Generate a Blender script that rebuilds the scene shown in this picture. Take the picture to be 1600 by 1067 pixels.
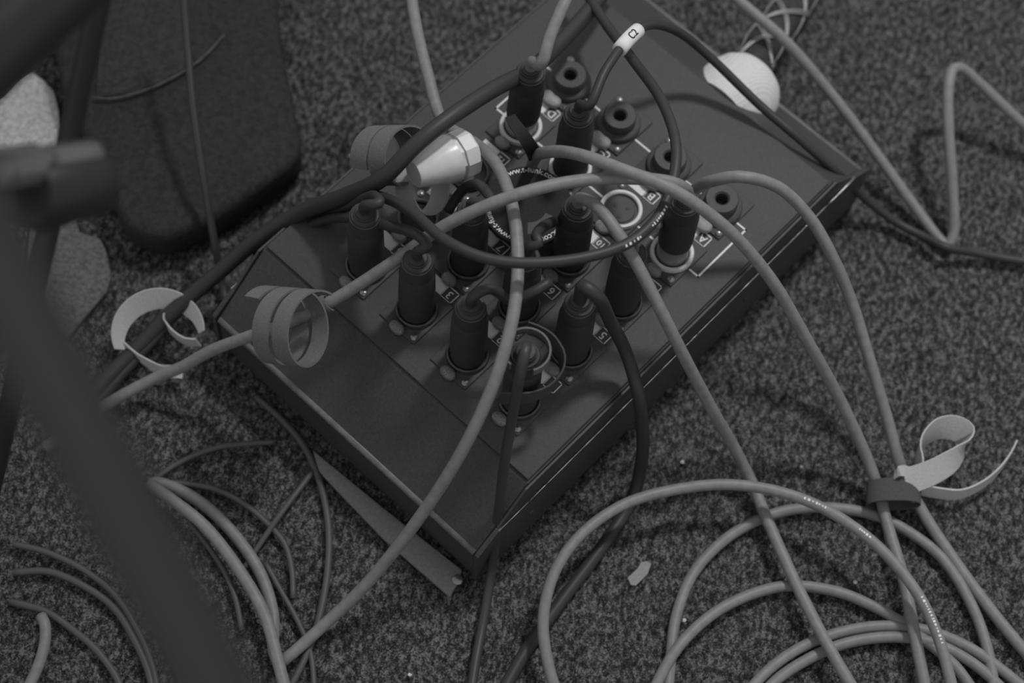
import bpy, bmesh, math, random
import numpy as np
from mathutils import Vector, Matrix

for o in list(bpy.data.objects):
    bpy.data.objects.remove(o)
scn = bpy.context.scene
COL = scn.collection

# ------------------------------------------------------------------ camera
H = 0.075                      # height of the stage box's top panel
F = 3200.0                     # focal length in pixels of the 1600 px frame (72 mm)
TILT, ROLL, DIST = 0.43546566, 0.11535307, 1.1
fwd = Vector((0, math.sin(TILT), -math.cos(TILT)))
_r = Vector((1, 0, 0)); _u = _r.cross(fwd)
RGT = math.cos(ROLL) * _r + math.sin(ROLL) * _u
UP = -math.sin(ROLL) * _r + math.cos(ROLL) * _u
CAM = Vector((0, 0, H)) - DIST * fwd
cd = bpy.data.cameras.new('camera')
cam = bpy.data.objects.new('camera', cd); COL.objects.link(cam)
M3 = Matrix((RGT, UP, -fwd)).transposed()
cam.matrix_world = Matrix.Translation(CAM) @ M3.to_4x4()
cd.sensor_width = 36.0; cd.lens = F / 1600 * 36.0; cd.clip_start = 0.01; cd.clip_end = 50
cd.dof.use_dof = True; cd.dof.focus_distance = 1.075; cd.dof.aperture_fstop = 4.5
scn.camera = cam

# ------------------------------------------------------------------ light
w = bpy.data.worlds.new('room_light'); scn.world = w; w.use_nodes = True
w.node_tree.nodes['Background'].inputs[0].default_value = (1, 1, 1, 1)
w.node_tree.nodes['Background'].inputs[1].default_value = 0.43
def area(name, loc, target, size, power):
    l = bpy.data.lights.new(name, 'AREA'); l.energy = power; l.size = size; l.shape = 'DISK'
    o = bpy.data.objects.new(name, l); COL.objects.link(o); o.location = loc
    o.rotation_euler = (Vector(target) - Vector(loc)).to_track_quat('-Z', 'Y').to_euler()
    return o
def spot(name, loc, target, radius, power, size, blend):
    l = bpy.data.lights.new(name, 'SPOT'); l.energy = power; l.shadow_soft_size = radius; l.spot_size = math.radians(size); l.spot_blend = blend
    o = bpy.data.objects.new(name, l); COL.objects.link(o); o.location = loc
    o.rotation_euler = (Vector(target) - Vector(loc)).to_track_quat('-Z', 'Y').to_euler()
spot('stage_lamp', (0.62, 1.05, 2.3), (0.17, 0.02, 0.0), 0.13, 135.0, 29, 1.0)
vs = scn.view_settings
vs.view_transform = 'Standard'; vs.look = 'None'; vs.gamma = 1.0; vs.use_curve_mapping = False
vs.exposure = 0.0

# ------------------------------------------------------------------ helpers
def P(px, py, z):
    d = fwd + RGT * ((px - 800) / F) - UP * ((py - 533.5) / F)
    return CAM + d * ((z - CAM.z) / d.z)
ANG = 0.92289744
UU = Vector((math.cos(ANG), math.sin(ANG), 0)); VV = Vector((-math.sin(ANG), math.cos(ANG), 0))
ORG = Vector((0.08164568, 0.06356072, 0))
DU, DV, GAP = 0.04041913, 0.03790921, 0.04205732
def B(u, v, z=0.0): return ORG + UU * u + VV * v + Vector((0, 0, z))
def toUV(p): q = p - ORG; return q.dot(UU), q.dot(VV)

def mat(name, grey, rough=0.6, spec=0.3, metal=0.0, noise=0.0, nscale=400.0, bump=0.0, bscale=None, tint=None):
    m = bpy.data.materials.new(name); m.use_nodes = True
    nt = m.node_tree; b = nt.nodes['Principled BSDF']
    g = (grey, grey, grey, 1)
    b.inputs['Base Color'].default_value = g
    b.inputs['Roughness'].default_value = rough
    b.inputs['Specular IOR Level'].default_value = spec
    b.inputs['Metallic'].default_value = metal
    tc = nt.nodes.new('ShaderNodeTexCoord')
    if noise:
        n = nt.nodes.new('ShaderNodeTexNoise'); n.inputs['Scale'].default_value = nscale; n.inputs['Detail'].default_value = 4
        nt.links.new(tc.outputs['Object'], n.inputs['Vector'])
        r = nt.nodes.new('ShaderNodeValToRGB')
        a, c = grey * (1 - noise), grey * (1 + noise)
        r.color_ramp.elements[0].position = 0.3; r.color_ramp.elements[1].position = 0.7
        r.color_ramp.elements[0].color = (a, a, a, 1); r.color_ramp.elements[1].color = (c, c, c, 1)
        nt.links.new(n.outputs['Fac'], r.inputs['Fac']); nt.links.new(r.outputs['Color'], b.inputs['Base Color'])
    if bump:
        n2 = nt.nodes.new('ShaderNodeTexNoise'); n2.inputs['Scale'].default_value = bscale or nscale; n2.inputs['Detail'].default_value = 3
        nt.links.new(tc.outputs['Object'], n2.inputs['Vector'])
        bp = nt.nodes.new('ShaderNodeBump'); bp.inputs['Strength'].default_value = bump; bp.inputs['Distance'].default_value = 0.001
        nt.links.new(n2.outputs['Fac'], bp.inputs['Height']); nt.links.new(bp.outputs['Normal'], b.inputs['Normal'])
    return m

M = dict(
    carpet=mat('carpet_grey', 0.062, 0.95, 0.1, noise=0.9, nscale=620.0),
    panel=mat('panel_paint', 0.054, 0.55, 0.35, noise=0.15, nscale=900, bump=0.25, bscale=2500),
    box=mat('box_black_paint', 0.052, 0.5, 0.35, noise=0.2, nscale=700, bump=0.2, bscale=1800),
    ridge=mat('box_edge_sheen', 0.15, 0.38, 0.5, noise=0.2, nscale=300),
    flange=mat('base_flange_grey', 0.19, 0.6, 0.3, noise=0.15, nscale=500),
    black=mat('black_plastic', 0.05, 0.7, 0.25, noise=0.2, nscale=900),
    blackrub=mat('black_rubber', 0.045, 0.55, 0.3),
    blackcable=mat('black_cable_jacket', 0.038, 0.5, 0.35),
    greycable=mat('grey_cable_jacket', 0.205, 0.5, 0.35, noise=0.12, nscale=250),
    thincable=mat('thin_cable_jacket', 0.08, 0.5, 0.35),
    cordm=mat('cord_jacket', 0.045, 0.45, 0.4),
    cap=mat('socket_cap_plastic', 0.065, 0.6, 0.3, noise=0.1, nscale=800),
    capdark=mat('socket_hole_plastic', 0.03, 0.6, 0.25),
    tab=mat('release_tab_grey', 0.26, 0.5, 0.4, noise=0.15, nscale=900),
    tabmetal=mat('release_tab_metal', 0.26, 0.35, 0.5, 0.6, noise=0.4, nscale=1500, bump=0.8, bscale=1800),
    steel=mat('nickel_shell', 0.36, 0.38, 0.5, 0.55, noise=0.12, nscale=500),
    worn=mat('worn_metal_edge', 0.55, 0.3, 0.5, 0.8, noise=0.9, nscale=130),
    ringw=mat('white_ring_plastic', 0.62, 0.5, 0.4),
    ringd=mat('dark_ring_metal', 0.07, 0.3, 0.5, 0.3),
    white=mat('white_print', 0.72, 0.7, 0.2, noise=0.06, nscale=900),
    screw=mat('screw_metal', 0.28, 0.3, 0.5, 0.8),
    strapg=mat('grey_hook_loop', 0.17, 0.95, 0.05, noise=0.2, nscale=1600, bump=0.5, bscale=2200),
    strapl=mat('light_grey_hook_loop', 0.50, 0.9, 0.1, noise=0.15, nscale=1600, bump=0.4, bscale=2200),
    strapd=mat('dark_hook_loop', 0.085, 0.95, 0.05, noise=0.2, nscale=1600, bump=0.5, bscale=2200),
    strapk=mat('black_hook_loop', 0.034, 0.9, 0.08, noise=0.2, nscale=1600),
    whitep=mat('white_glossy_plastic', 0.66, 0.3, 0.5, noise=0.05, nscale=200, bump=0.15, bscale=140),
    tape=mat('woven_white_tape', 0.6, 0.6, 0.35),
    strand=mat('steel_strand', 0.36, 0.4, 0.5, 0.3),
    trunk=mat('trunk_cable_jacket', 0.045, 0.75, 0.15, noise=0.3, nscale=300),
    stand=mat('stand_black_metal', 0.03, 0.45, 0.4),
    standg=mat('stand_grey_tube', 0.065, 0.5, 0.4),
    clutch=mat('clutch_grey_metal', 0.2, 0.3, 0.5, 0.4),
    bag=mat('bag_cloth', 0.036, 0.85, 0.12, noise=0.3, nscale=350, bump=0.5, bscale=900),
    bagflap=mat('bag_flap_cloth', 0.046, 0.85, 0.12, noise=0.3, nscale=350, bump=0.5, bscale=900),
    piping=mat('bag_piping', 0.07, 0.6, 0.3, noise=0.4, nscale=200),
    patchl=mat('pale_patch', 0.5, 0.95, 0.05, noise=0.3, nscale=420, bump=0.8, bscale=900),
    patchg=mat('grey_patch', 0.13, 0.95, 0.05, noise=0.35, nscale=420, bump=0.9, bscale=900),
    paper=mat('pale_paper_scrap', 0.26, 0.8, 0.1, noise=0.1, nscale=600),
    crumb=mat('pale_crumb', 0.6, 0.7, 0.2),
    cloth=mat('ink_dark', 0.03, 0.7, 0.1),
)
# carpet: fine dark and pale fibres with slanting lighter streaks
def fibres(m):
    nt = m.node_tree; b = nt.nodes['Principled BSDF']; L = nt.links
    tc = nt.nodes.new('ShaderNodeTexCoord'); fac = []
    for sc, st, rot in ((950.0, (1, 1, 1), 0), (380.0, (1, .6, 1), -.75)):
        mp = nt.nodes.new('ShaderNodeMapping'); mp.inputs['Scale'].default_value = st; mp.inputs['Rotation'].default_value = (0, 0, rot)
        n = nt.nodes.new('ShaderNodeTexNoise'); n.inputs['Scale'].default_value = sc; n.inputs['Detail'].default_value = 2
        L.new(tc.outputs['Object'], mp.inputs['Vector']); L.new(mp.outputs['Vector'], n.inputs['Vector']); fac.append(n)
    mx = nt.nodes.new('ShaderNodeMath'); mx.operation = 'MULTIPLY_ADD'; mx.inputs[1].default_value = .5
    h = nt.nodes.new('ShaderNodeMath'); h.operation = 'MULTIPLY'; h.inputs[1].default_value = .5
    L.new(fac[1].outputs['Fac'], h.inputs[0]); L.new(fac[0].outputs['Fac'], mx.inputs[0]); L.new(h.outputs[0], mx.inputs[2])
    r = nt.nodes.new('ShaderNodeValToRGB'); e = r.color_ramp.elements
    e[0].position = .40; e[0].color = (.016,) * 3 + (1,); e[1].position = .63; e[1].color = (.17,) * 3 + (1,)
    e2 = e.new(.5); e2.color = (.052,) * 3 + (1,)
    L.new(mx.outputs[0], r.inputs['Fac']); L.new(r.outputs['Color'], b.inputs['Base Color'])
fibres(M['carpet'])
# woven relief on the white tape
def weave(m):
    nt = m.node_tree; b = nt.nodes['Principled BSDF']
    tc = nt.nodes.new('ShaderNodeTexCoord')
    wv = nt.nodes.new('ShaderNodeTexChecker'); wv.inputs['Scale'].default_value = 900
    wv.inputs['Color1'].default_value = (.68,) * 3 + (1,); wv.inputs['Color2'].default_value = (.5,) * 3 + (1,)
    nt.links.new(tc.outputs['Object'], wv.inputs['Vector'])
    nt.links.new(wv.outputs['Color'], b.inputs['Base Color'])
weave(M['tape'])

def link(o, parent=None):
    COL.objects.link(o)
    if parent is not None: o.parent = parent
    return o
def meshobj(name, verts, faces, m, parent=None, smooth=True, label=None):
    me = bpy.data.meshes.new(name); me.from_pydata([tuple(v) for v in verts], [], faces); me.update()
    me.materials.append(m)
    bm = bmesh.new(); bm.from_mesh(me); bmesh.ops.recalc_face_normals(bm, faces=bm.faces); bm.to_mesh(me); bm.free()
    if smooth:
        for p in me.polygons: p.use_smooth = True
    o = bpy.data.objects.new(name, me); link(o, parent)
    if label: o['label'] = label
    return o
def bmobj(name, bm, m, parent=None, smooth=False):
    me = bpy.data.meshes.new(name); bmesh.ops.recalc_face_normals(bm, faces=bm.faces); bm.to_mesh(me); bm.free()
    me.materials.append(m)
    if smooth:
        for p in me.polygons: p.use_smooth = True
    o = bpy.data.objects.new(name, me); return link(o, parent)
def thing(name, label, cat, loc=(0, 0, 0), group=None):
    e = bpy.data.objects.new(name, None); e.empty_display_size = 0.01; e.location = (0, 0, 0)
    link(e); tag(e, label, cat, group); return e
def tag(o, label, cat, group=None):
    o['label'] = label; o['category'] = cat
    if group: o['group'] = group
    return o

def spline(pts, step=0.004):
    """centripetal Catmull-Rom through 3D points"""
    p = [np.array(q, float) for q in pts]
    p = [2 * p[0] - p[1]] + p + [2 * p[-1] - p[-2]]
    out = []
    for i in range(1, len(p) - 2):
        p0, p1, p2, p3 = p[i - 1:i + 3]
        t0 = 0; t1 = t0 + max(np.linalg.norm(p1 - p0), 1e-6) ** .5
        t2 = t1 + max(np.linalg.norm(p2 - p1), 1e-6) ** .5; t3 = t2 + max(np.linalg.norm(p3 - p2), 1e-6) ** .5
        n = max(3, int(np.linalg.norm(p2 - p1) / step))
        for k in range(n):
            t = t1 + (t2 - t1) * k / n
            A1 = (t1 - t) / (t1 - t0) * p0 + (t - t0) / (t1 - t0) * p1
            A2 = (t2 - t) / (t2 - t1) * p1 + (t - t1) / (t2 - t1) * p2
            A3 = (t3 - t) / (t3 - t2) * p2 + (t - t2) / (t3 - t2) * p3
            B1 = (t2 - t) / (t2 - t0) * A1 + (t - t0) / (t2 - t0) * A2
            B2 = (t3 - t) / (t3 - t1) * A2 + (t - t1) / (t3 - t1) * A3
            out.append((t2 - t) / (t2 - t1) * B1 + (t - t1) / (t2 - t1) * B2)
    out.append(p[-2])
    return [Vector(q) for q in out]
def frames(path):
    n = len(path); T = []
    for i in range(n):
        a = path[max(0, i - 1)]; b = path[min(n - 1, i + 1)]
        d = (b - a); T.append(d.normalized() if d.length > 1e-9 else (T[-1] if T else Vector((0, 0, 1))))
    ref = Vector((0, 0, 1)) if abs(T[0].z) < .9 else Vector((1, 0, 0))
    N = (ref - T[0] * ref.dot(T[0])).normalized(); fr = []
    for i in range(n):
        if i:
            N = N - T[i] * N.dot(T[i])
            N = N.normalized() if N.length > 1e-6 else T[i].orthogonal().normalized()
        fr.append((T[i], N, T[i].cross(N)))
    return fr
def tube(name, path, r, m, parent=None, sides=14, taper=None, label=None):
    fr = frames(path); V = []; Fc = []
    for i, p in enumerate(path):
        rr = r if taper is None else r * taper(i / (len(path) - 1))
        for k in range(sides):
            a = 2 * math.pi * k / sides
            V.append(p + fr[i][1] * (rr * math.cos(a)) + fr[i][2] * (rr * math.sin(a)))
    for i in range(len(path) - 1):
        for k in range(sides):
            a = i * sides + k; b = i * sides + (k + 1) % sides
            Fc.append((a, b, b + sides, a + sides))
    Fc.append(tuple(range(sides - 1, -1, -1))); L = (len(path) - 1) * sides
    Fc.append(tuple(range(L, L + sides)))
    return meshobj(name, V, Fc, m, parent, label=label)
def ribbon(name, path, wdirs, width, thick, m, parent=None, label=None):
    """flat strap: centre line, one width direction per point (or one for all)"""
    n = len(path); fr = frames(path); V = []; Fc = []
    for i, p in enumerate(path):
        wd = wdirs[i] if isinstance(wdirs, list) else wdirs
        T = fr[i][0]; wv = (wd - T * wd.dot(T)).normalized(); nv = T.cross(wv)
        ww = width if not callable(width) else width(i / (n - 1))
        for s, t in ((-1, -1), (1, -1), (1, 1), (-1, 1)):
            V.append(p + wv * (s * ww / 2) + nv * (t * thick / 2))
    for i in range(n - 1):
        for k in range(4):
            a = i * 4 + k; b = i * 4 + (k + 1) % 4; Fc.append((a, b, b + 4, a + 4))
    Fc.append((3, 2, 1, 0)); Fc.append(tuple((n - 1) * 4 + k for k in range(4)))
    o = meshobj(name, V, Fc, m, parent, smooth=True, label=label); o.data.set_sharp_from_angle(angle=math.radians(50)); return o
def lathe(name, prof, base, axis, m, parent=None, seg=28, smooth=True, close=True, label=None):
    """prof: list of (radius, height) along axis from base"""
    ax = axis.normalized(); e1 = ax.orthogonal().normalized(); e2 = ax.cross(e1); V = []; Fc = []
    for r, h in prof:
        for k in range(seg):
            a = 2 * math.pi * k / seg
            V.append(base + ax * h + e1 * (r * math.cos(a)) + e2 * (r * math.sin(a)))
    for i in range(len(prof) - 1):
        for k in range(seg):
            a = i * seg + k; b = i * seg + (k + 1) % seg; Fc.append((a, b, b + seg, a + seg))
    if close:
        Fc.append(tuple(range(seg - 1, -1, -1))); L = (len(prof) - 1) * seg; Fc.append(tuple(range(L, L + seg)))
    o = meshobj(name, V, Fc, m, parent, smooth=smooth, label=label)
    if smooth:
        o.data.set_sharp_from_angle(angle=math.radians(40))
    return o
def prism(name, pts, z0, z1, m, parent=None, bevel=0.0, seg=2, label=None):
    """upright prism over world xy points"""
    bm = bmesh.new(); lo = [bm.verts.new((p.x, p.y, z0)) for p in pts]; hi = [bm.verts.new((p.x, p.y, z1)) for p in pts]
    n = len(pts); bm.faces.new(lo[::-1]); bm.faces.new(hi)
    for i in range(n): bm.faces.new((lo[i], lo[(i + 1) % n], hi[(i + 1) % n], hi[i]))
    bm.normal_update()
    if bevel: bmesh.ops.bevel(bm, geom=list(bm.edges), offset=bevel, segments=seg, affect='EDGES', profile=0.5)
    o = bmobj(name, bm, m, parent, smooth=bool(bevel))
    if label: o['label'] = label
    return o
def uvbox(name, u0, u1, v0, v1, z0, z1, m, parent=None, bevel=0.0, label=None):
    return prism(name, [B(u0, v0), B(u1, v0), B(u1, v1), B(u0, v1)], z0, z1, m, parent, bevel, label=label)
def uvprofile(name, prof, v0, v1, m, parent=None, bevel=0.0, label=None):
    """side profile in (u,z) extruded along v"""
    bm = bmesh.new(); a = [bm.verts.new(B(u, v0, z)) for u, z in prof]; b = [bm.verts.new(B(u, v1, z)) for u, z in prof]
    n = len(prof); bm.faces.new(a); bm.faces.new(b[::-1])
    for i in range(n): bm.faces.new((a[i], b[i], b[(i + 1) % n], a[(i + 1) % n]))
    bmesh.ops.recalc_face_normals(bm, faces=bm.faces)
    if bevel: bmesh.ops.bevel(bm, geom=list(bm.edges), offset=bevel, segments=3, affect='EDGES', profile=0.5)
    o = bmobj(name, bm, m, parent, smooth=False)
    if label: o['label'] = label
    return o
def glyphs(text, size):
    """flat text as (verts, faces), centred, in its own xy plane"""
    c = bpy.data.curves.new('t', 'FONT'); c.body = text; c.size = size; c.align_x = 'CENTER'; c.align_y = 'CENTER'
    c.resolution_u = 3; c.offset = 0.012 * size
    o = bpy.data.objects.new('t', c); COL.objects.link(o)
    dg = bpy.context.evaluated_depsgraph_get(); me = bpy.data.meshes.new_from_object(o.evaluated_get(dg))
    V = [v.co.copy() for v in me.vertices]; Fc = [tuple(p.vertices) for p in me.polygons]
    bpy.data.objects.remove(o); bpy.data.curves.remove(c); bpy.data.meshes.remove(me)
    return V, Fc

# ------------------------------------------------------------------ floor
fl = meshobj('floor', [(-2.5, -2.5, -.004), (2.5, -2.5, -.004), (2.5, 2.5, -.004), (-2.5, 2.5, -.004)], [(0, 1, 2, 3)], M['carpet'])
fl['kind'] = 'structure'
def carpet_pile():
    x0, x1, y0, y1, s = -0.42, 0.46, -0.36, 0.48, 0.00125
    nx, ny = int((x1 - x0) / s), int((y1 - y0) / s)
    rng = np.random.default_rng(3)
    def vnoise(cell, seed):
        r = np.random.default_rng(seed); gx, gy = int(nx * s / cell) + 3, int(ny * s / cell) + 3
        g = r.random((gy, gx)); X = np.arange(nx) * s / cell; Y = np.arange(ny) * s / cell
        ix, iy = X.astype(int), Y.astype(int); fx = (X - ix)[None, :]; fy = (Y - iy)[:, None]
        fx = fx * fx * (3 - 2 * fx); fy = fy * fy * (3 - 2 * fy)
        a = g[np.ix_(iy, ix)]; b = g[np.ix_(iy, ix + 1)]; c = g[np.ix_(iy + 1, ix)]; d = g[np.ix_(iy + 1, ix + 1)]
        return (a * (1 - fx) + b * fx) * (1 - fy) + (c * (1 - fx) + d * fx) * fy
    h = .55 * vnoise(.0019, 1) + .25 * vnoise(.0036, 2) + .25 * rng.random((ny, nx)) + .25 * vnoise(.02, 4)
    h = (h - h.min()) / (h.max() - h.min())
    X, Y = np.meshgrid(x0 + np.arange(nx) * s, y0 + np.arange(ny) * s)
    X = X + (rng.random((ny, nx)) - .5) * s * .6; Y = Y + (rng.random((ny, nx)) - .5) * s * .6
    co = np.stack([X, Y, -.0042 + .0046 * h], -1).reshape(-1, 3).astype(np.float32)
    i = (np.arange(ny - 1)[:, None] * nx + np.arange(nx - 1)[None, :]).ravel()
    q = np.stack([i, i + 1, i + nx + 1, i + nx], -1).astype(np.int32)
    me = bpy.data.meshes.new('carpet_pile'); me.vertices.add(nx * ny); me.vertices.foreach_set('co', co.ravel())
    me.loops.add(q.size); me.loops.foreach_set('vertex_index', q.ravel()); me.polygons.add(len(q))
    me.polygons.foreach_set('loop_start', np.arange(len(q), dtype=np.int32) * 4)
    me.polygons.foreach_set('loop_total', np.full(len(q), 4, np.int32)); me.update(calc_edges=True)
    me.polygons.foreach_set('use_smooth', np.ones(len(q), bool))
    me.materials.append(M['carpet'])
    o = link(bpy.data.objects.new('carpet_pile', me)); o['kind'] = 'stuff'
    tag(o, 'grey mottled carpet pile covering the whole floor', 'carpet')
carpet_pile()

# ------------------------------------------------------------------ stage box
V0, V1 = -0.0345, 0.163          # panel sides
UN, UF = -0.153, 0.0985          # panel near and far edge
ZR = 0.040                       # height of the ridge where the sloping ends turn down
box = thing('stage_box', 'low black metal stage box with numbered audio sockets and sloping ends', 'stage box')
prof = [(UN - .038, .004), (UF + .038, .004), (UF + .038, ZR), (UF, H - .0022), (UN, H - .0022), (UN - .038, ZR)]
uvprofile('body', prof, V0, V1, M['box'], box, bevel=0.0012)
uvbox('panel', UN + .001, UF - .001, V0 + .001, V1 - .001, H - .0024, H, M['panel'], box, bevel=.0006, label='dark grey painted top panel')
# side cheeks: upper and lower plate with the worn seam between them
def zslope(z): return (H - z) / (H - ZR) * .038
for (va, vb, nm) in ((V0 - .003, V0 - .0002, 0), (V1 + .0002, V1 + .003, 1)):
    zs = 0.053
    up = [(UN - zslope(zs + .0005), zs + .0005), (UF + zslope(zs + .0005), zs + .0005), (UF + .003, H - .003), (UN - .003, H - .003)]
    uvprofile('side_plate', up, va + (.0012 if nm == 0 else 0), vb - (.0012 if nm else 0), M['box'], box, bevel=.0004)
    lowp = [(UN - .0395, .003), (UF + .0395, .003), (UF + .0395, ZR + .002), (UF + zslope(zs), zs), (UN - zslope(zs), zs), (UN - .0395, ZR + .002)]
    uvprofile('side_plate', lowp, va, vb, M['box'], box, bevel=.0004)
    vv = va + .0002 if nm == 0 else vb - .0002
    tube('worn_seam', [B(UN - zslope(zs) + (UF - UN + 2 * zslope(zs)) * t / 40, vv, zs) for t in range(41)], .00035, M['worn'], box, 6, label='bare bright metal along the worn seam')
# rounded ridge along the near and far end, its highlight painted in as paler grey
for s, ue in ((-1, UN - .038), (1, UF + .038)):
    tube('ridge', [B(ue + s * -.001, V0 + .001, ZR - .001), B(ue + s * -.001, (V0 + V1) / 2, ZR - .001), B(ue + s * -.001, V1 - .001, ZR - .001)], .0023, M['ridge'], box, 16, label='rounded worn edge with a grey sheen painted in')
    if s > 5: uvbox('base_flange', ue - .015 if s < 0 else ue, ue if s < 0 else ue + .015, V0 - .002, V1 - .03, .0008, .004, M['flange'], box, bevel=.0006, label='flat grey metal flange along the foot of the end')
prism('base_flange', [P(x, y, .004) for x, y in ((489, 703), (600, 794), (722, 890), (717, 908), (703, 932), (600, 842), (497, 735))], .0006, .004, M['flange'], box, bevel=.0006, label='flat grey strip under the near end')  # flange cut down to its lit wedge, the shaded left end left off
for (u, v) in ((UN - .046, V0 + .0045),):
    lathe('flange_screw', [(.003, 0), (.003, .0008), (.002, .0016)], B(u, v, .004), Vector((0, 0, 1)), M['screw'], box, 12)
for u in (-.15, -.06, .03):
    lathe('rivet', [(.0022, 0), (.0018, .0008), (.0008, .0012)], B(u, V0 - .003, .03), -VV, M['box'], box, 10)

# sockets -----------------------------------------------------------
ROWU = {'cap': DU, 'let': 0.0, 9: -GAP, 5: -(GAP + DU), 1: -(GAP + 2 * DU)}
def socket(u, v, kind):
    """one panel socket with flange, ring, insert, release tab and screws"""
    fl_ = uvbox('socket', u - .0155, u + .0155, v - .013, v + .013, H + .0001, H + .0013, M['panel'], box, bevel=.0005)
    c = B(u, v, H + .0013); Z = Vector((0, 0, 1))
    if kind == 'let':
        lathe('ring', [(.0098, .0), (.0098, .0022), (.0104, .0028), (.0118, .0028), (.0122, .002), (.0122, 0)], c, Z, M['ringw'], fl_, 40, close=False, label='thick white ring')
        lathe('insert', [(.0098, .0002), (.0098, .0006), (.0082, .0007), (.0078, .0014)], c, Z, M['cap'], fl_, 28)
        for a in (90, 210, 330):
            d = math.radians(a + 30); lathe('contact_hole', [(.0012, 0), (.0012, .0003)], c + UU * (.0042 * math.sin(d)) + VV * (.0042 * math.cos(d)) + Z * .0014, Z, M['blackrub'], fl_, 10)
    elif kind == 'num':
        lathe('ring', [(.0098, .0), (.0098, .0026), (.0106, .0032), (.0114, .0028), (.0118, 0)], c, Z, M['ringd'], fl_, 36, close=False)
        lathe('insert', [(.0098, .0002), (.0098, .001)], c, Z, M['capdark'], fl_, 28)
    else:
        lathe('collar', [(.0128, 0), (.0126, .0025), (.0118, .0035), (.0096, .004), (.0094, .0095), (.0088, .0105), (.0045, .0105), (.0036, .0095), (.0034, .002)], c, Z, M['cap'], fl_, 36, close=False, label='raised round grey plastic collar')
        lathe('hole', [(.0036, .0025), (.0036, .003)], c, Z, M['capdark'], fl_, 20)
    # release tab toward the near end
    tb = bmesh.new(); n = 20; ring = []
    for k in range(n):
        a = 2 * math.pi * k / n
        kx = 1.35 if kind == 'cap' else 1.0
        ring.append((u - .0152 + .0032 * kx * math.cos(a), v + .0048 * kx * math.copysign(abs(math.sin(a)) ** .8, math.sin(a))))
    lo = [tb.verts.new(B(x, y, H + .0013)) for x, y in ring]; mid = [tb.verts.new(B(x, y, H + .0035)) for x, y in ring]
    hi = [tb.verts.new(B(u - .0152 + (x - u + .0152) * .8, v + (y - v) * .8, H + .0043)) for x, y in ring]
    for A, C in ((lo, mid), (mid, hi)):
        for k in range(n): tb.faces.new((A[k], A[(k + 1) % n], C[(k + 1) % n], C[k]))
    tb.faces.new(hi)
    bmobj('release_tab', tb, M['tab' if kind == 'cap' else 'tabmetal'], fl_, True)
    for su in (-1, 1):
        lathe('screw', [(.0021, 0), (.0021, .0006), (.0012, .0013)], B(u + su * .0125, v + su * .0102, H + .0013), Z, M['screw'], fl_, 12)
    return fl_
SOCK = {}
for j in range(4):
    v = j * DV
    for key, kind in (('cap', 'cap'), ('let', 'let'), (9, 'num'), (5, 'num'), (1, 'num')):
        socket(ROWU[key], v, kind)
        nm = {'cap': 'cap' + 'ABCD'[j], 'let': 'ABCD'[j]}.get(key) or str(key + j)
        SOCK[nm] = (ROWU[key], v)

# printed labels: outlined square with the character, white bar beside it
lu, lv = toUV(P(1098, 373, H)); LOFF = (lu - SOCK['A'][0], lv - SOCK['A'][1])
def flat(name, quads, m, parent, z):
    V = []; Fc = []
    for q in quads:
        n = len(V); V += [B(a, b, z) for a, b in q]; Fc.append(tuple(range(n, n + len(q))))
    return meshobj(name, V, Fc, m, parent, smooth=False)
def segq(a, b, wd):
    d = Vector((b[0] - a[0], b[1] - a[1])); d.normalize(); nrm = Vector((-d.y, d.x)) * wd / 2; e = d * wd / 2
    return [(a[0] - e.x + nrm.x, a[1] - e.y + nrm.y), (a[0] - e.x - nrm.x, a[1] - e.y - nrm.y), (b[0] + e.x - nrm.x, b[1] + e.y - nrm.y), (b[0] + e.x + nrm.x, b[1] + e.y + nrm.y)]
ZP = H + .00016
for nm, (u, v) in SOCK.items():
    if nm.startswith('cap'): continue
    cu, cv = u + LOFF[0], v + LOFF[1]; h = .0037
    cor = [(cu - h, cv - h), (cu + h, cv - h), (cu + h, cv + h), (cu - h, cv + h)]
    q = [segq(cor[k], cor[(k + 1) % 4], .00062) for k in range(4)]
    q.append([(cu - h, cv + h), (cu + h, cv + h), (cu + h, cv + h + .0115), (cu - h, cv + h + .0115)])
    lb = flat('printed_label', q, M['white'], box, ZP)
    gv, gf = glyphs(nm, .0066 if len(nm) == 1 else .0052)
    meshobj('printed_character', [B(cu - p.y, cv + p.x, ZP + .00003) for p in gv], gf, M['white'], lb, smooth=False)
# frame printed round the lettered sockets, broken where the sockets stand
fq = []
def broken(a, b, gaps, wd=.0011):
    """line from a to b with gaps (t0,t1)"""
    t = 0
    for g0, g1 in gaps + [(1, 1)]:
        if g0 > t: fq.append(segq((a[0] + (b[0] - a[0]) * t, a[1] + (b[1] - a[1]) * t), (a[0] + (b[0] - a[0]) * g0, a[1] + (b[1] - a[1]) * g0), wd))
        t = g1
va, vb = -.5 * DV - .0005, 3.5 * DV
L = vb - va; gaps = [((j * DV - .0136 - va) / L, (j * DV + .0136 - va) / L) for j in range(4)]
broken((0, va), (0, vb), gaps); broken((DU, va), (DU, vb), gaps); broken((0, va), (DU, va), []); broken((0, vb), (DU, vb), [(.35, .55)])
for q in fq: flat('printed_line', [q], M['white'], box, ZP)

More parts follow.
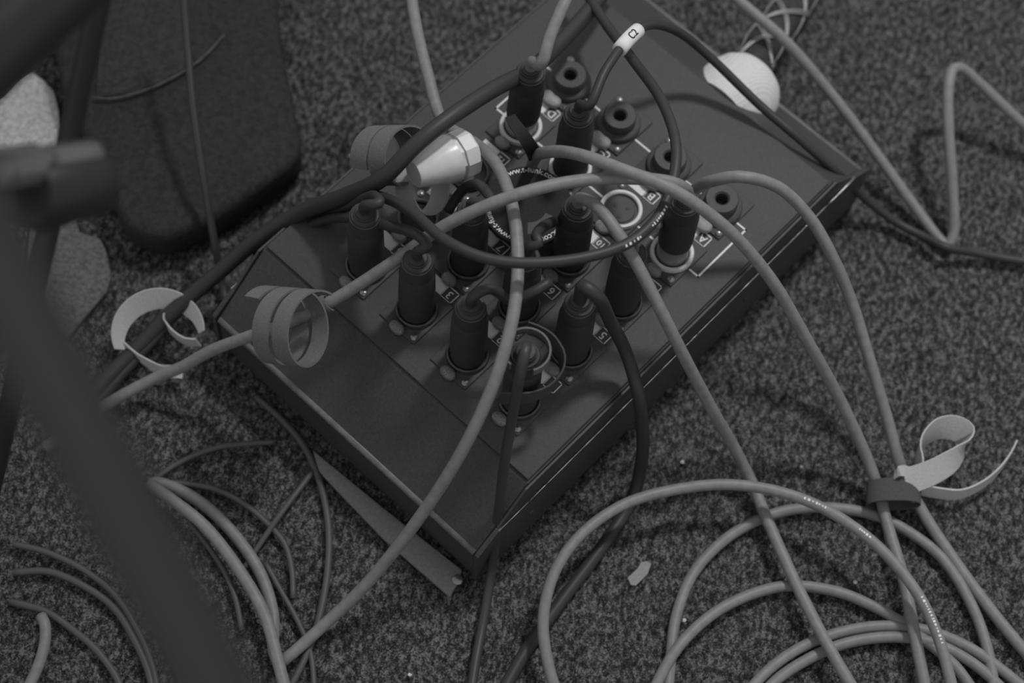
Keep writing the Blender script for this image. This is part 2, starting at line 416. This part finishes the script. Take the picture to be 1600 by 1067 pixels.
# ------------------------------------------------------------------ trunk cable with gland and wire grip
tr = thing('trunk_cable', 'thick dark trunk cable in a wire-mesh grip leaving the far end of the stage box', 'cable')
gu, gv_ = toUV(P(1127, 143, H)); g0 = B(.113, gv_, .048); gdir = (P(1262, -20, .02) - P(1172, 100, .044)).normalized()
lathe('taped_gland', [(.0252, -.012), (.0256, .000), (.0250, .009), (.0224, .0175), (.018, .0235), (.0125, .027)], g0, UU, M['tape'], tr, 40, label='bulging gland wrapped in white woven tape')
tp = spline([g0 + UU * .018, P(1185, 84, .040), P(1222, 34, .030), P(1252, -14, .022), P(1290, -90, .014), P(1335, -200, .0125)], .004)
tube('jacket', tp, .0105, M['trunk'], tr, 18)
tf = frames(tp)
for dirn in (1, -1):
    for k in range(6):
        pts = []
        for i in range(0, len(tp)):
            if i < 3: continue
            a = dirn * i * .30 + (k // 2) * 2 * math.pi / 3 + (.2 if k % 2 else 0)
            rr = .0114 + (.0004 if dirn > 0 else -.0004)
            pts.append(tp[i] + tf[i][1] * (rr * math.cos(a)) + tf[i][2] * (rr * math.sin(a)))
        tube('grip_strand', pts, .0006, M['strand'], tr, 6)

# ------------------------------------------------------------------ plugs and cables
RG = .0033
def plug(parent, sock, style='black', lean=(0, 0), L=.063, matn='black'):
    """audio plug standing in a panel socket; returns boot tip and axis"""
    u, v = SOCK[sock]; base = B(u, v, H + .0016); ax = (Vector((0, 0, 1)) + UU * lean[0] + VV * lean[1]).normalized()
    if style == 'silver':
        body = lathe('plug', [(.0084, .015), (.0094, .0155), (.0096, .02), (.0095, .044), (.0089, .0465)], base, ax, M['black'], parent, 32)
        lathe('metal_shell', [(.0088, .0008), (.0088, .012), (.0084, .0155)], base, ax, M['steel'], body, 32, label='bare nickel shell')
    else:
        body = lathe('plug', [(.0093, .0008), (.0094, .008), (.0098, .009), (.0099, .02), (.0096, .044), (.0089, .0465)], base, ax, M['black'], parent, 32)
    lathe('boot', [(.0089, .0462), (.0088, .050), (.0082, .0545), (.0078, .0575), (.0072, .0588), (.006, .059), (.0055, .0595), (.0054, L - .002), (.0049, L - .0004), (.0036, L)], base, ax, M['blackrub'], body, 28)
    for rr, hh in ((.0080, .0570), (.0054, L - .0022)):
        lathe('boot_ring', [(rr - .0004, 0), (rr + .00012, .0003), (rr - .0004, .0006)], base + ax * hh, ax, M['ringd'], body, 28, close=False)
    return base + ax * L, ax
def cable(name, label, pts, m='greycable', r=RG, sock=None, style='black', lean=(0, 0), group=None, sides=14, L=.063):
    t = thing(name, label, 'cable', group=group); path = []
    if sock:
        tip, ax = plug(t, sock, style, lean, L); path = [tip - ax * .012, tip - ax * .002, tip + ax * .0055]
    path += [P(*p) for p in pts]
    sp = spline(path); tube('jacket', sp, r, M[m], t, sides); t['n'] = 0; del t['n']
    return t, sp
def marks(parent, sp, spans, r, side, m='white'):
    """tiny illegible print along a cable"""
    fr = frames(sp); rnd = random.Random(5); V = []; Fc = []
    for (i0, i1) in spans:
        x = float(i0)
        while x < i1 - 1:
            ln = rnd.uniform(.12, .3); i = int(x); f = x - i
            p = sp[i].lerp(sp[i + 1], f); T = fr[i][0]; nv = (side - T * side.dot(T)).normalized(); wv = T.cross(nv)
            hh = rnd.uniform(.0004, .0008); n = len(V); d = (sp[i + 1] - sp[i]) * ln
            for s, t in ((-1, 0), (1, 0), (1, 1), (-1, 1)): V.append(p + nv * (r + .00012) + wv * (s * hh) + d * t)
            Fc.append((n, n + 1, n + 2, n + 3)); x += ln + rnd.uniform(.1, .35)
    meshobj('printed_marks', V, Fc, M[m], parent, smooth=False)
def idx(sp, px, py):
    best = None
    for i, p in enumerate(sp):
        q = p - CAM; z = q.dot(fwd); d = (800 + F * q.dot(RGT) / z - px) ** 2 + (533.5 - F * q.dot(UP) / z - py) ** 2
        if best is None or d < best[0]: best = (d, i)
    return best[1]

# grey cables
G1, sG1 = cable('grey_cable', 'grey cable running from top edge past the white plug cap down to the lower left', [
    (638, -40, .11), (650, 40, .112), (668, 115, .114), (692, 190, .114), (718, 210, .116), (742, 224, .122), (775, 256, .138), (800, 320, .15), (809, 400, .152), (804, 480, .15), (780, 575, .14),
    (735, 680, .115), (665, 795, .075), (570, 915, .03), (500, 982, .010), (450, 1026, .006), (437, 1034, .0045), (428, 1018, .004), (427, 960, .004), (404, 890, .004), (345, 812, .004), (290, 770, .004), (245, 754, .005), (236, 757, .0075), (262, 776, .011), (320, 822, .011), (380, 900, .011), (414, 962, .011), (436, 1040, .011), (455, 1110, .011)])
G2, sG2 = cable('grey_cable', 'grey cable arching from socket A over the plugs into the coiled grey strap', [
    (1066, 292, .158), (1050, 285, .163), (1000, 279, .166), (900, 283, .167), (805, 305, .166), (700, 350, .15), (620, 405, .125), (560, 445, .108), (510, 475, .097), (450, 505, .085), (400, 522, .066), (330, 548, .045), (285, 573, .03), (240, 592, .018), (160, 636, .008), (70, 700, .004)], sock='A', style='silver')
G3, sG3 = cable('grey_cable', 'grey cable bowing over the sockets from beside the printed black strap to lower right', [
    (830, 262, .082), (836, 247, .11), (848, 239, .138), (880, 237, .158), (920, 246, .172), (980, 268, .176), (1050, 296, .176), (1130, 352, .16), (1200, 430, .13), (1260, 530, .09), (1320, 640, .045), (1366, 745, .014), (1388, 825, .009), (1412, 905, .011), (1428, 985, .013), (1446, 1075, .012), (1460, 1140, .01)])
G4, sG4 = cable('grey_cable', 'grey cable curving from behind plug A over the right edge to the tied bundle', [
    (996, 374, .15), (1006, 364, .146), (1038, 340, .102), (1062, 317, .094), (1085, 297, .108), (1112, 283, .128), (1155, 276, .136), (1215, 292, .128), (1265, 340, .112), (1300, 400, .095), (1330, 470, .072), (1358, 560, .05), (1385, 650, .03), (1410, 735, .014), (1440, 797, .006), (1500, 888, .004), (1560, 968, .004), (1650, 1075, .004)], sock='9')
G5, sG5 = cable('grey_cable', 'grey cable falling straight from socket 10 across the carpet under the big coil loop', [
    (926, 318, .151), (945, 336, .155), (985, 395, .15), (1030, 480, .132), (1060, 540, .112), (1110, 635, .065), (1150, 705, .025), (1176, 757, .009), (1200, 815, .010), (1250, 925, .011), (1300, 1020, .013), (1345, 1095, .012)], sock='10')
G6, sG6 = cable('grey_cable', 'grey cable rising from socket D and leaving at the top edge', [
    (846, 100, .155), (860, 55, .162), (884, 0, .168), (915, -60, .17)], sock='D', style='silver', lean=(.02, -.03))
G7, sG7 = cable('grey_cable', 'grey cable slanting down the carpet at upper right and kinking back up', [
    (1110, -40, .072), (1165, 10, .066), (1225, 62, .058), (1305, 155, .036), (1385, 262, .016), (1440, 338, .006), (1468, 374, .004), (1480, 384, .0036), (1489, 368, .006), (1488, 290, .022), (1482, 200, .038), (1482, 135, .046), (1488, 110, .047), (1500, 106, .045), (1530, 130, .036), (1570, 168, .026), (1640, 232, .01)])
# coil at lower right
for (nm, lab, pts) in (
    ('o', 'outermost big loop of grey cable bowing over the carpet at lower right',
     [(885, 1130, .006), (855, 1030, .018), (849, 965, .024), (866, 895, .029), (905, 838, .031), (975, 788, .030), (1060, 764, .028), (1140, 757, .028), (1220, 769, .028), (1290, 796, .029), (1370, 852, .029), (1430, 922, .028), (1462, 985, .027), (1488, 1075, .024), (1500, 1140, .02)]),
    ('m', 'grey cable loop second from outside, passing beneath the dark strap cuff',
     [(1040, 1120, .004), (1048, 1030, .004), (1056, 965, .004), (1082, 898, .004), (1130, 845, .004), (1190, 810, .004), (1250, 794, .004), (1320, 795, .004), (1370, 806, .004), (1412, 826, .004), (1470, 870, .004), (1518, 945, .004), (1543, 1015, .004), (1556, 1090, .004)]),
    ('i', 'low grey cable loop whose right end slips under the bowed cables',
     [(1000, 1130, .004), (1030, 1060, .008), (1062, 1008, .010), (1120, 955, .006), (1190, 923, .004), (1240, 915, .004), (1310, 925, .004), (1360, 945, .004), (1402, 968, .004), (1450, 1004, .0035), (1492, 1040, .0035), (1525, 1085, .0035)]),
    ('p', 'upper of two parallel grey cable arcs at the bottom right corner',
     [(1150, 1110, .004), (1185, 1062, .004), (1240, 1018, .004), (1305, 990, .004), (1380, 978, .004), (1452, 986, .004), (1520, 1015, .004), (1592, 1068, .004), (1640, 1110, .004)]),
    ('q', 'lower of two parallel grey cable arcs at the bottom right corner',
     [(1170, 1125, .004), (1205, 1070, .004), (1262, 1030, .004), (1325, 1004, .004), (1398, 995, .004), (1460, 1005, .004), (1520, 1036, .004), (1565, 1075, .004), (1600, 1115, .004)])):
    t, s = cable('coiled_cable', lab, pts, group='coil of grey cable at lower right', r=.0031)
    if nm == 'o':
        marks(t, s, [(idx(s, 1258, 781), idx(s, 1302, 801)), (idx(s, 1342, 829), idx(s, 1372, 852)), (idx(s, 1438, 935), idx(s, 1475, 1025))], .0031, (CAM - P(1300, 800, 0)).normalized() + Vector((.25, .25, 0)))

# black cables
K1, sK1 = cable('black_cable', 'thick black cable slanting over the white plug cap toward the top edge', [
    (90, 670, .006), (150, 608, .006), (205, 553, .008), (262, 494, .016), (340, 427, .035), (400, 376, .055), (470, 332, .08), (540, 306, .11), (598, 278, .135), (650, 226, .148), (700, 186, .15), (770, 140, .14), (830, 108, .125), (880, 62, .11), (930, 5, .1), (965, -45, .095)], 'blackcable', .0046)
K2, sK2 = cable('black_cable', 'black cable making the big round loop over the middle of the sockets', [
    (110, 672, .005), (172, 606, .005), (225, 548, .008), (285, 482, .016), (360, 414, .034), (440, 352, .06), (520, 315, .092), (585, 306, .122), (640, 329, .15), (700, 378, .166), (760, 404, .168), (830, 411, .168), (920, 401, .166), (985, 378, .164), (1030, 335, .163), (1052, 280, .162), (1056, 225, .16), (1035, 160, .15), (990, 95, .13), (945, 35, .11), (905, -30, .1)], 'blackcable', .0029)
marks(K2, sK2, [(idx(sK2, 975, 383), idx(sK2, 1008, 358)), (idx(sK2, 1012, 354), idx(sK2, 1042, 316))], .0029, Vector((.25, -.5, .8)))
K3, sK3 = cable('black_cable', 'thin black cable with a white tag, from socket C past the far end', [
    (921, 165, .152), (945, 112, .156), (985, 58, .15), (1015, 39, .14), (1060, 50, .122), (1110, 90, .102), (1190, 167, .086), (1250, 218, .078), (1310, 272, .058), (1343, 303, .022), (1400, 347, .006), (1440, 368, .006), (1478, 386, .011), (1520, 394, .006), (1560, 402, .004), (1660, 418, .004)], 'blackcable', .0026, sock='C')
# white tag sleeve on it
i0, i1 = idx(sK3, 970, 77), idx(sK3, 996, 46)
tagp = sK3[i0:i1 + 1]; tb = tube('white_tag', tagp, .0041, M['white'], K3, 20, label='white paper tag with handwriting')
c0 = tagp[len(tagp) // 2]; tx = (tagp[-1] - tagp[0]).normalized(); tn = (CAM - c0); tn = (tn - tx * tn.dot(tx)).normalized(); ty = tn.cross(tx)
gv, gf = glyphs('C2', .0062)
meshobj('printed_character', [c0 + tx * (p.x - .0012) + (ty * math.sin(p.y / .0043) + tn * math.cos(p.y / .0043)) * .0043 for p in gv], gf, M['cloth'], tb, smooth=False)
K5, sK5 = cable('black_cable', 'black cable bent over from plug 1 and hanging down past the near corner', [
    (821, 548, .157), (814, 580, .150), (806, 620, .135), (797, 670, .115), (788, 725, .094), (781, 785, .068), (773, 850, .034), (766, 905, .012), (756, 965, .005), (742, 1040, .004), (732, 1110, .004)], 'cordm', .0027, sock='1', L=.064)
K6, sK6 = cable('black_cable', 'black cable dropping from plug 5 over the right edge of the stage box', [
    (912, 447, .155), (932, 462, .152), (954, 503, .12), (978, 550, .098), (996, 610, .084), (1004, 672, .056), (1001, 730, .022), (986, 783, .005), (938, 858, .004), (880, 935, .004), (820, 1020, .004), (780, 1090, .004)], 'blackcable', .0036, sock='5')
for sk, lab, pts in (
    ('2', 'black plug standing in socket 2 with its short cable tucked under the grey arch', [(752, 455, .148), (770, 452, .146), (800, 470, .135), (835, 455, .14), (860, 440, .14)]),
    ('3', 'black plug standing in socket 3 with its cable bending left under the black loop', [(668, 384, .15), (650, 366, .148), (615, 355, .135), (575, 345, .125), (500, 345, .08), (420, 388, .045)]),
    ('4', 'black plug at the left edge of the panel in socket 4', [(592, 318, .15), (585, 306, .14), (545, 322, .105), (470, 352, .06), (400, 400, .04)]),
    ('6', 'black plug in socket 6 beneath the lowest sweep of the black loop', [(842, 380, .148), (838, 370, .148), (852, 352, .135), (880, 350, .115), (890, 385, .11)]),
    ('7', 'black plug in socket 7 left of the long grey cable', [(768, 318, .148), (760, 300, .145), (740, 288, .125), (720, 300, .11), (700, 330, .1)])):
    cable('black_cable', lab, pts, 'blackcable', .0028, sock=sk)

# ------------------------------------------------------------------ hook-and-loop straps
WV = (CAM - Vector((0, 0, H))).normalized()
def helix(c, r1, r2, turns, pitch, phi, start=0.0, n=None, up=None, conical=0.0):
    """strap wound round an axis that points right and toward the viewer's side by phi"""
    X = Vector((1, 0, 0)); e1 = (up or Vector((0, .92, .39))).normalized()
    wv = (WV - e1 * WV.dot(e1)).normalized(); xx = e1.cross(wv); xx = xx if xx.x > 0 else -xx
    ax = xx * math.cos(phi) + wv * math.sin(phi); e2 = xx * math.sin(phi) - wv * math.cos(phi)
    n = n or int(40 * turns); pts = []
    for i in range(n + 1):
        a = start + 2 * math.pi * turns * i / n; s = 1 - conical * i / n
        pts.append(c + e1 * (r1 * s * math.cos(a)) + e2 * (r2 * s * math.sin(a)) + ax * (pitch * turns * i / n))
    return pts, ax
S = thing('strap_tie', 'grey hook-and-loop strap coiled twice round the grey cable above the near left corner', 'cable tie', group='hook-and-loop cable ties')
hp, ax = helix(P(420, 507, .098), .0198, .0198, 2.2, .0135, .60, start=-.9)
ribbon('strap', hp, ax, .0105, .0011, M['strapg'], S)
i = idx(sG2, 497, 482); gd = (sG2[i + 2] - sG2[i - 2]).normalized(); e1 = gd.orthogonal().normalized(); e2 = gd.cross(e1)
cf = [sG2[i] + gd * ((k / 30 - .5) * .003) + (e1 * math.cos(k * .22) + e2 * math.sin(k * .22)) * (.0045 + .00002 * k) for k in range(31)]
ribbon('cuff', cf, gd, .010, .0011, M['strapg'], S, label='short cuff closed round the cable')

S = thing('strap_tie', 'pale curled hook-and-loop strap round the black cables at the far left', 'cable tie', group='hook-and-loop cable ties')
c = P(250, 527, .018); pts = []
for k in range(40):
    a = math.radians(205 - 190 * k / 39); pts.append(c + Vector((.0235 * math.cos(a), .0225 * math.sin(a), .004 * math.sin(a))))
ribbon('strap', pts, [(Vector((0, 0, 1)) + (p - c).normalized() * .75).normalized() for p in pts], lambda t: .003 + .0105 * math.sin(math.pi * min(1, max(0, t * .9 + .08))) ** .6, .0009, M['strapl'], S)
pts = spline([P(310, 535, .016), P(290, 533, .014), P(270, 520, .014), P(258, 502, .016), P(258, 488, .019)], .003)
ribbon('strap_end', pts, Vector((0, 0, 1)), .009, .0009, M['strapl'], S)
pts = spline([P(190, 535, .012), P(212, 555, .010), P(232, 568, .010), P(250, 578, .009), P(268, 580, .010), P(286, 582, .010)], .003)
wd = [Vector((0, .1, 1)).lerp(Vector((0, 1, .2)), (k / (len(pts) - 1)) ** 2) for k in range(len(pts))]
ribbon('strap_tail', pts, wd, .007, .0009, M['strapl'], S)

S = thing('strap_tie', 'grey hook-and-loop strap looped beside the white plug cap on the carpet side', 'cable tie', group='hook-and-loop cable ties')
hp, ax = helix(P(592, 243, .118), .0155, .0155, 1.5, .014, .75, start=-2.2)
ribbon('strap', hp, ax, .0125, .0011, M['strapg'], S)

S = thing('strap_tie', 'dark cuff with light grey strap loop and tail bundling two cables at right', 'cable tie', group='hook-and-loop cable ties')
c = P(1396, 772, .0125); bd = (P(1412, 830, .006) - P(1384, 715, .014)).normalized(); sx = Vector((1, .12, 0)).normalized(); sz = Vector((0, 0, 1))
pts = [c + sx * (.0148 * math.copysign(abs(math.cos(a)) ** .8, math.cos(a))) + sz * (.0078 * math.sin(a)) for a in [2 * math.pi * k / 40 for k in range(41)]]
ribbon('cuff', pts, Vector((0, 1, -.05)), .0135, .0012, M['strapd'], S, label='dark grey cuff round the bundle')
pts = spline([P(1414, 752, .020), P(1432, 747, .021), P(1464, 734, .022), P(1494, 714, .023), P(1508, 694, .024), P(1507, 678, .024), P(1490, 668, .024), P(1466, 670, .023), P(1445, 686, .021), P(1436, 704, .019), P(1436, 726, .017)], .002)
wd = [Vector((.28, .82, .52)).lerp(Vector((.0, .35, .93)), max(0, (k / (len(pts) - 1) - .3) / .7)) for k in range(len(pts))]
ribbon('loop', pts, wd, .0150, .001, M['strapl'], S, label='light grey strap loop')
pts = spline([P(1436, 764, .012), P(1466, 770, .010), P(1500, 772, .009), P(1535, 757, .009), P(1563, 732, .010), P(1578, 710, .011), P(1587, 692, .012)], .002)
ribbon('tail', pts, Vector((0, .15, 1)), .011, .001, M['strapl'], S)
pts = spline([P(1398, 742, .020), P(1406, 736, .024), P(1416, 736, .023), P(1422, 748, .02)], .0015)
ribbon('end_fold', pts, Vector((.3, .8, .3)), .006, .001, M['strapl'], S)

# round black disc standing on socket 11
S = thing('printed_disc', 'round black disc ringed by a white printed web address among the plugs', 'disc')
u, v = SOCK['11']; zt = .0935; c = P(825, 321, zt); rr = .0245; Z = Vector((0, 0, 1))
disc = lathe('disc', [(rr - .001, zt - .004 - zt), (rr, -.003), (rr, -.0006), (rr - .0006, 0)], c, Z, M['strapk'], S, 48)
lathe('stem', [(.009, .001), (.009, .012), (.011, zt - .0035 - H)], B(u, v, H), Z, M['black'], S, 24)
def ringtext(txt, a0, size, r0):
    gv, gf = glyphs(txt, size); V = []
    for p in gv:
        a = a0 - p.x / r0; V.append(c + Vector((math.cos(a), math.sin(a), 0)) * (r0 + p.y) + Z * .0001)
    meshobj('printed_text', V, gf, M['white'], disc, smooth=False)
for adeg in (92, 212, 332): ringtext('www.t-funk.com', math.radians(adeg), .0049, .0222)
meshobj('grey_crescent', [c + Vector((math.cos(a) * r_, math.sin(a) * r_, .0001)) for r_ in (.0105, .0175) for a in [math.radians(-85 + 6 * k) for k in range(12)]], [(k, k + 1, k + 13, k + 12) for k in range(11)], M['cap'], disc, smooth=False)  # grey crescent on the lower right of the disc
pts = spline([P(838, 246, .12), P(828, 228, .138), P(815, 208, .145), P(803, 192, .145), P(797, 182, .143)], .003)
ribbon('strap_tail', pts, Vector((1, .45, .15)), lambda t: .0085 * (1 - .35 * t), .0012, M['strapk'], S)

# dark strap loop round plug 1
S = thing('strap_tie', 'black strap hanging as an open loop round plug 1', 'cable tie', group='hook-and-loop cable ties')
bb = B(*SOCK['1'], H); pts = spline([P(776, 622, .115), P(800, 622, .112), P(830, 620, .112), P(860, 606, .114), P(877, 580, .118), P(876, 555, .122), P(862, 534, .126), P(845, 520, .13), P(825, 512, .13)], .003)
ribbon('strap', pts, Vector((0.1, .05, 1)), .012, .001, M['strapd'], S)
pts = [P(823, 549, .137) + Vector((.0118 * math.cos(a), .0118 * math.sin(a), 0)) for a in [math.radians(232 - 300 * k / 40) for k in range(41)]]
ribbon('inner_turn', pts, Vector((0, 0, 1)), .006, .001, M['strapg'], S, label='grey rim of the inner turn')

# ------------------------------------------------------------------ white plug cap
WC = thing('plug_cap', 'shiny white plastic cone-shaped plug cap among the cables', 'plug cap')
a0 = P(646, 272, .130); a1 = P(716, 243, .124); ax = (a1 - a0).normalized(); Lc = (a1 - a0).length
cone = lathe('cone', [(.0072, 0), (.0078, .0006), (.0134, Lc * .80), (.0134, Lc * .84)], a0, ax, M['whitep'], WC, 32, close=False)
lathe('end_face', [(.0077, .0004), (.0077, .0012)], a0, ax, M['whitep'], WC, 24)
lathe('collar', [(.0122, Lc * .84), (.0122, Lc * .93), (.0136, Lc * .94), (.0136, Lc * 1.2), (.0128, Lc * 1.24), (.005, Lc * 1.24)], a0, ax, M['whitep'], WC, 10, smooth=False, label='faceted white end collar')
prism('latch', [P(728, 270, .12), P(742, 262, .12), P(738, 278, .12), P(722, 284, .12)], .108, .116, M['whitep'], WC, .001)
S = thing('strap_tie', 'grey strap loop hanging just under the white plug cap', 'cable tie', group='hook-and-loop cable ties')
hp, ax2 = helix(P(660, 294, .106), .0140, .0140, 1.0, .0005, .72, start=.4)
ribbon('strap', hp, ax2, .0130, .0011, M['strapl'], S)

# ------------------------------------------------------------------ lower left tangle
for lab, r, m, pts in (
    ('thin dark cable curving up from the kinked grey cables toward the box', .0016, 'thincable', [(238, 752, .003), (268, 730, .003), (305, 711, .003), (345, 698, .003), (380, 694, .003), (430, 690, .003)]),
    ('thin dark cable lying just above the paired grey cables', .0017, 'thincable', [(242, 754, .004), (290, 756, .003), (340, 766, .003), (385, 790, .003), (420, 820, .003), (445, 850, .003), (456, 890, .003), (458, 935, .003)]),
    ('thin dark cable slanting between the grey flange and the grey cables', .0016, 'thincable', [(490, 735, .003), (465, 768, .006), (435, 808, .006), (405, 852, .003), (380, 890, .002)]),
    ('dark cable bowing down beside the grey flange of the stage box', .002, 'thincable', [(400, 620, .003), (440, 655, .003), (475, 697, .003), (500, 755, .003), (513, 820, .003), (512, 890, .003), (500, 960, .003), (480, 1020, .003), (455, 1070, .003), (430, 1110, .003)]),
    ('thin dark cable running beside the kink at lower left', .0016, 'thincable', [(415, 880, .003), (440, 925, .003), (465, 970, .003), (485, 1020, .003), (492, 1090, .003)]),
    ('thin dark cable left of the paired grey cables', .0016, 'thincable', [(295, 815, .003), (330, 860, .003), (352, 895, .003), (368, 935, .003), (378, 985, .003)]),
    ('upper thin dark arc at the bottom left corner', .0018, 'thincable', [(20, 850, .003), (70, 862, .003), (130, 890, .003), (180, 930, .003), (215, 985, .003), (238, 1040, .003), (248, 1090, .003)]),
    ('middle thin dark arc at the bottom left corner', .002, 'thincable', [(20, 895, .003), (75, 893, .003), (135, 918, .003), (178, 950, .003), (210, 1000, .003), (232, 1050, .003), (240, 1090, .003)]),
    ('lower thin dark arc at the bottom left corner', .002, 'thincable', [(15, 940, .003), (70, 955, .003), (115, 985, .003), (150, 1015, .003), (180, 1055, .003), (195, 1090, .003)]),
    ('faint thin cable near the bottom edge right of the arcs', .0016, 'thincable', [(255, 990, .003), (272, 1025, .003), (282, 1060, .003), (284, 1100, .003)]),
    ('short grey cable end curving out at the bottom left edge', .0031, 'greycable', [(64, 962, .004), (70, 975, .005), (70, 1005, .005), (58, 1045, .004), (30, 1100, .004)]),
    ('dark upright cord crossing in front of the black bag at left', .0023, 'cordm', [(284, -40, .10), (292, 60, .085), (302, 170, .07), (320, 290, .05), (337, 390, .024), (348, 445, .006), (356, 492, .003)])):
    cable('thin_cable' if r < .003 else 'grey_cable', lab, pts, m, r, sides=10)

# ------------------------------------------------------------------ bag at top left
bag = thing('bag', 'black cloth bag with piped flap lying at the top left', 'bag')
hz = .030
outl = [P(x, y, hz) for x, y in ((425, -130), (438, 60), (470, 215), (468, 245), (440, 268), (330, 342), (255, 372), (195, 352), (155, 262), (95, 130), (40, -130))]
prism('body', outl, .002, hz, M['bag'], bag, bevel=.006, seg=3)
fpts = [P(x, y, hz + .001) for x, y in ((160, -120), (150, 154), (205, 148), (260, 128), (290, 108), (280, -120))]
prism('flap', fpts, hz - .001, hz + .0025, M['bagflap'], bag, bevel=.001, label='slightly lighter flap')
tube('piping', spline([P(146, 153, hz + .003), P(175, 154, hz + .003), P(215, 145, hz + .003), P(262, 126, hz + .003), P(315, 92, hz + .003), P(350, 55, hz + .003)], .004), .0009, M['piping'], bag, 8, label='raised lighter piping')

# ------------------------------------------------------------------ flat floor patches, one pale and one grey
def patch(lab, m, poly, z1=.004):
    o = prism('floor_patch', [P(x, y, z1) for x, y in poly], 0, z1, M[m], None, bevel=.0008); return tag(o, lab, 'patch')
patch('pale speckled flat patch at the left edge behind the stand clutch', 'patchl', ((48, 111), (68, 125), (84, 142), (90, 165), (96, 200), (96, 250), (30, 262), (10, 330), (-70, 330), (-70, 190), (4, 150), (30, 122)))
patch('grey fibrous flat patch under the stand at left', 'patchg', ((50, 318), (78, 300), (110, 300), (124, 362), (156, 372), (166, 392), (174, 432), (166, 456), (104, 528), (78, 515), (60, 480), (40, 400)))

# ------------------------------------------------------------------ stand in the foreground at left
st = thing('equipment_stand', 'blurred black equipment stand with a wide grey leg in the left foreground', 'stand')
a = P(-70, 300, .70); b = P(345, 1090, .585); d = b - a; e = a + d * ((.016 - a.z) / d.z)
e = a + d * ((.02 - a.z) / d.z)
lathe('foot', [(.011, 0), (.013, .006), (.013, .05), (.011, .055)], e - d.normalized() * .04, d, M['stand'], st, 20)
tube('leg', [a - d * .25, a, b, e], 0.0098, M['standg'], st, 28, label='wide dark grey leg tube')
a2 = P(175, -90, .34); b2 = P(62, 420, .2); d2 = b2 - a2
tube('leg', [a2 - d2 * .2, a2, b2, b2 + d2 * ((.006 - b2.z) / d2.z)], .0052, M['stand'], st, 20)
h0 = P(-60, 105, .42); h1 = P(135, -75, .42)
tube('boom', [h0 + (h0 - h1) * .5, h0, h1, h1 + (h1 - h0) * .4], .0185, M['stand'], st, 28)
cl0 = P(-30, 268, .36); cl1 = P(150, 243, .33)
lathe('clutch', [(.0075, 0), (.0085, .002), (.0085, .026), (.006, .028), (.006, .031), (.0072, .032), (.0072, (cl1 - cl0).length - .002), (.006, (cl1 - cl0).length)], cl0, cl1 - cl0, M['clutch'], st, 24, label='grey metal clutch')
lathe('collar', [(.013, 0), (.015, .004), (.015, .03), (.013, .034)], P(45, 262, .35) + Vector((0, -.004, -.012)), (cl1 - cl0), M['stand'], st, 24)
lathe('knob', [(.003, 0), (.005, .002), (.005, .008), (.003, .01)], P(10, 275, .385), Vector((0, -.3, 1)), M['clutch'], st, 16)
tube('brace', [P(-20, 300, .34), P(70, 335, .3), P(150, 300, .28)], .008, M['stand'], st, 16)

# ------------------------------------------------------------------ scraps on the carpet
tag(prism('paper_scrap', [P(x, y, .002) for x, y in ((981, 902), (986, 913), (994, 914), (1012, 896), (1018, 880), (1010, 876), (1002, 878), (996, 888))], .0004, .0014, M['paper']), 'small pale paper scrap lying inside the big cable loop', 'scrap')
rnd = random.Random(2)
for (x, y, s, lab) in ((1070, 969, .0012, 'tiny white crumb between the two inner cable loops'), (1336, 910, .0010, 'tiny white crumb above the low cable loop near the bowed cables'),
                       (1252, 729, .0009, 'tiny white crumb on bare carpet left of the strap cuff'), (1066, 722, .0012, 'tiny white sliver on carpet left of the straight grey cable'),
                       (640, 1054, .0011, 'tiny white crumb by the bottom edge left of the hanging black cable'), (549, 243, .0012, 'tiny white crumb left of the looped strap by the plug cap'),
                       (212, 463, .0012, 'tiny white crumb above the pale curled strap'), (362, 512, .0013, 'tiny white crumb beside the left corner of the stage box')):
    bm = bmesh.new(); bmesh.ops.create_icosphere(bm, subdivisions=1, radius=s)
    for vtx in bm.verts: vtx.co = P(x, y, .001) + Vector((vtx.co.x * rnd.uniform(.7, 1.5), vtx.co.y * rnd.uniform(.7, 1.4), vtx.co.z * .6))
    tag(bmobj('crumb', bm, M['crumb']), lab, 'crumb', 'crumbs on the carpet')
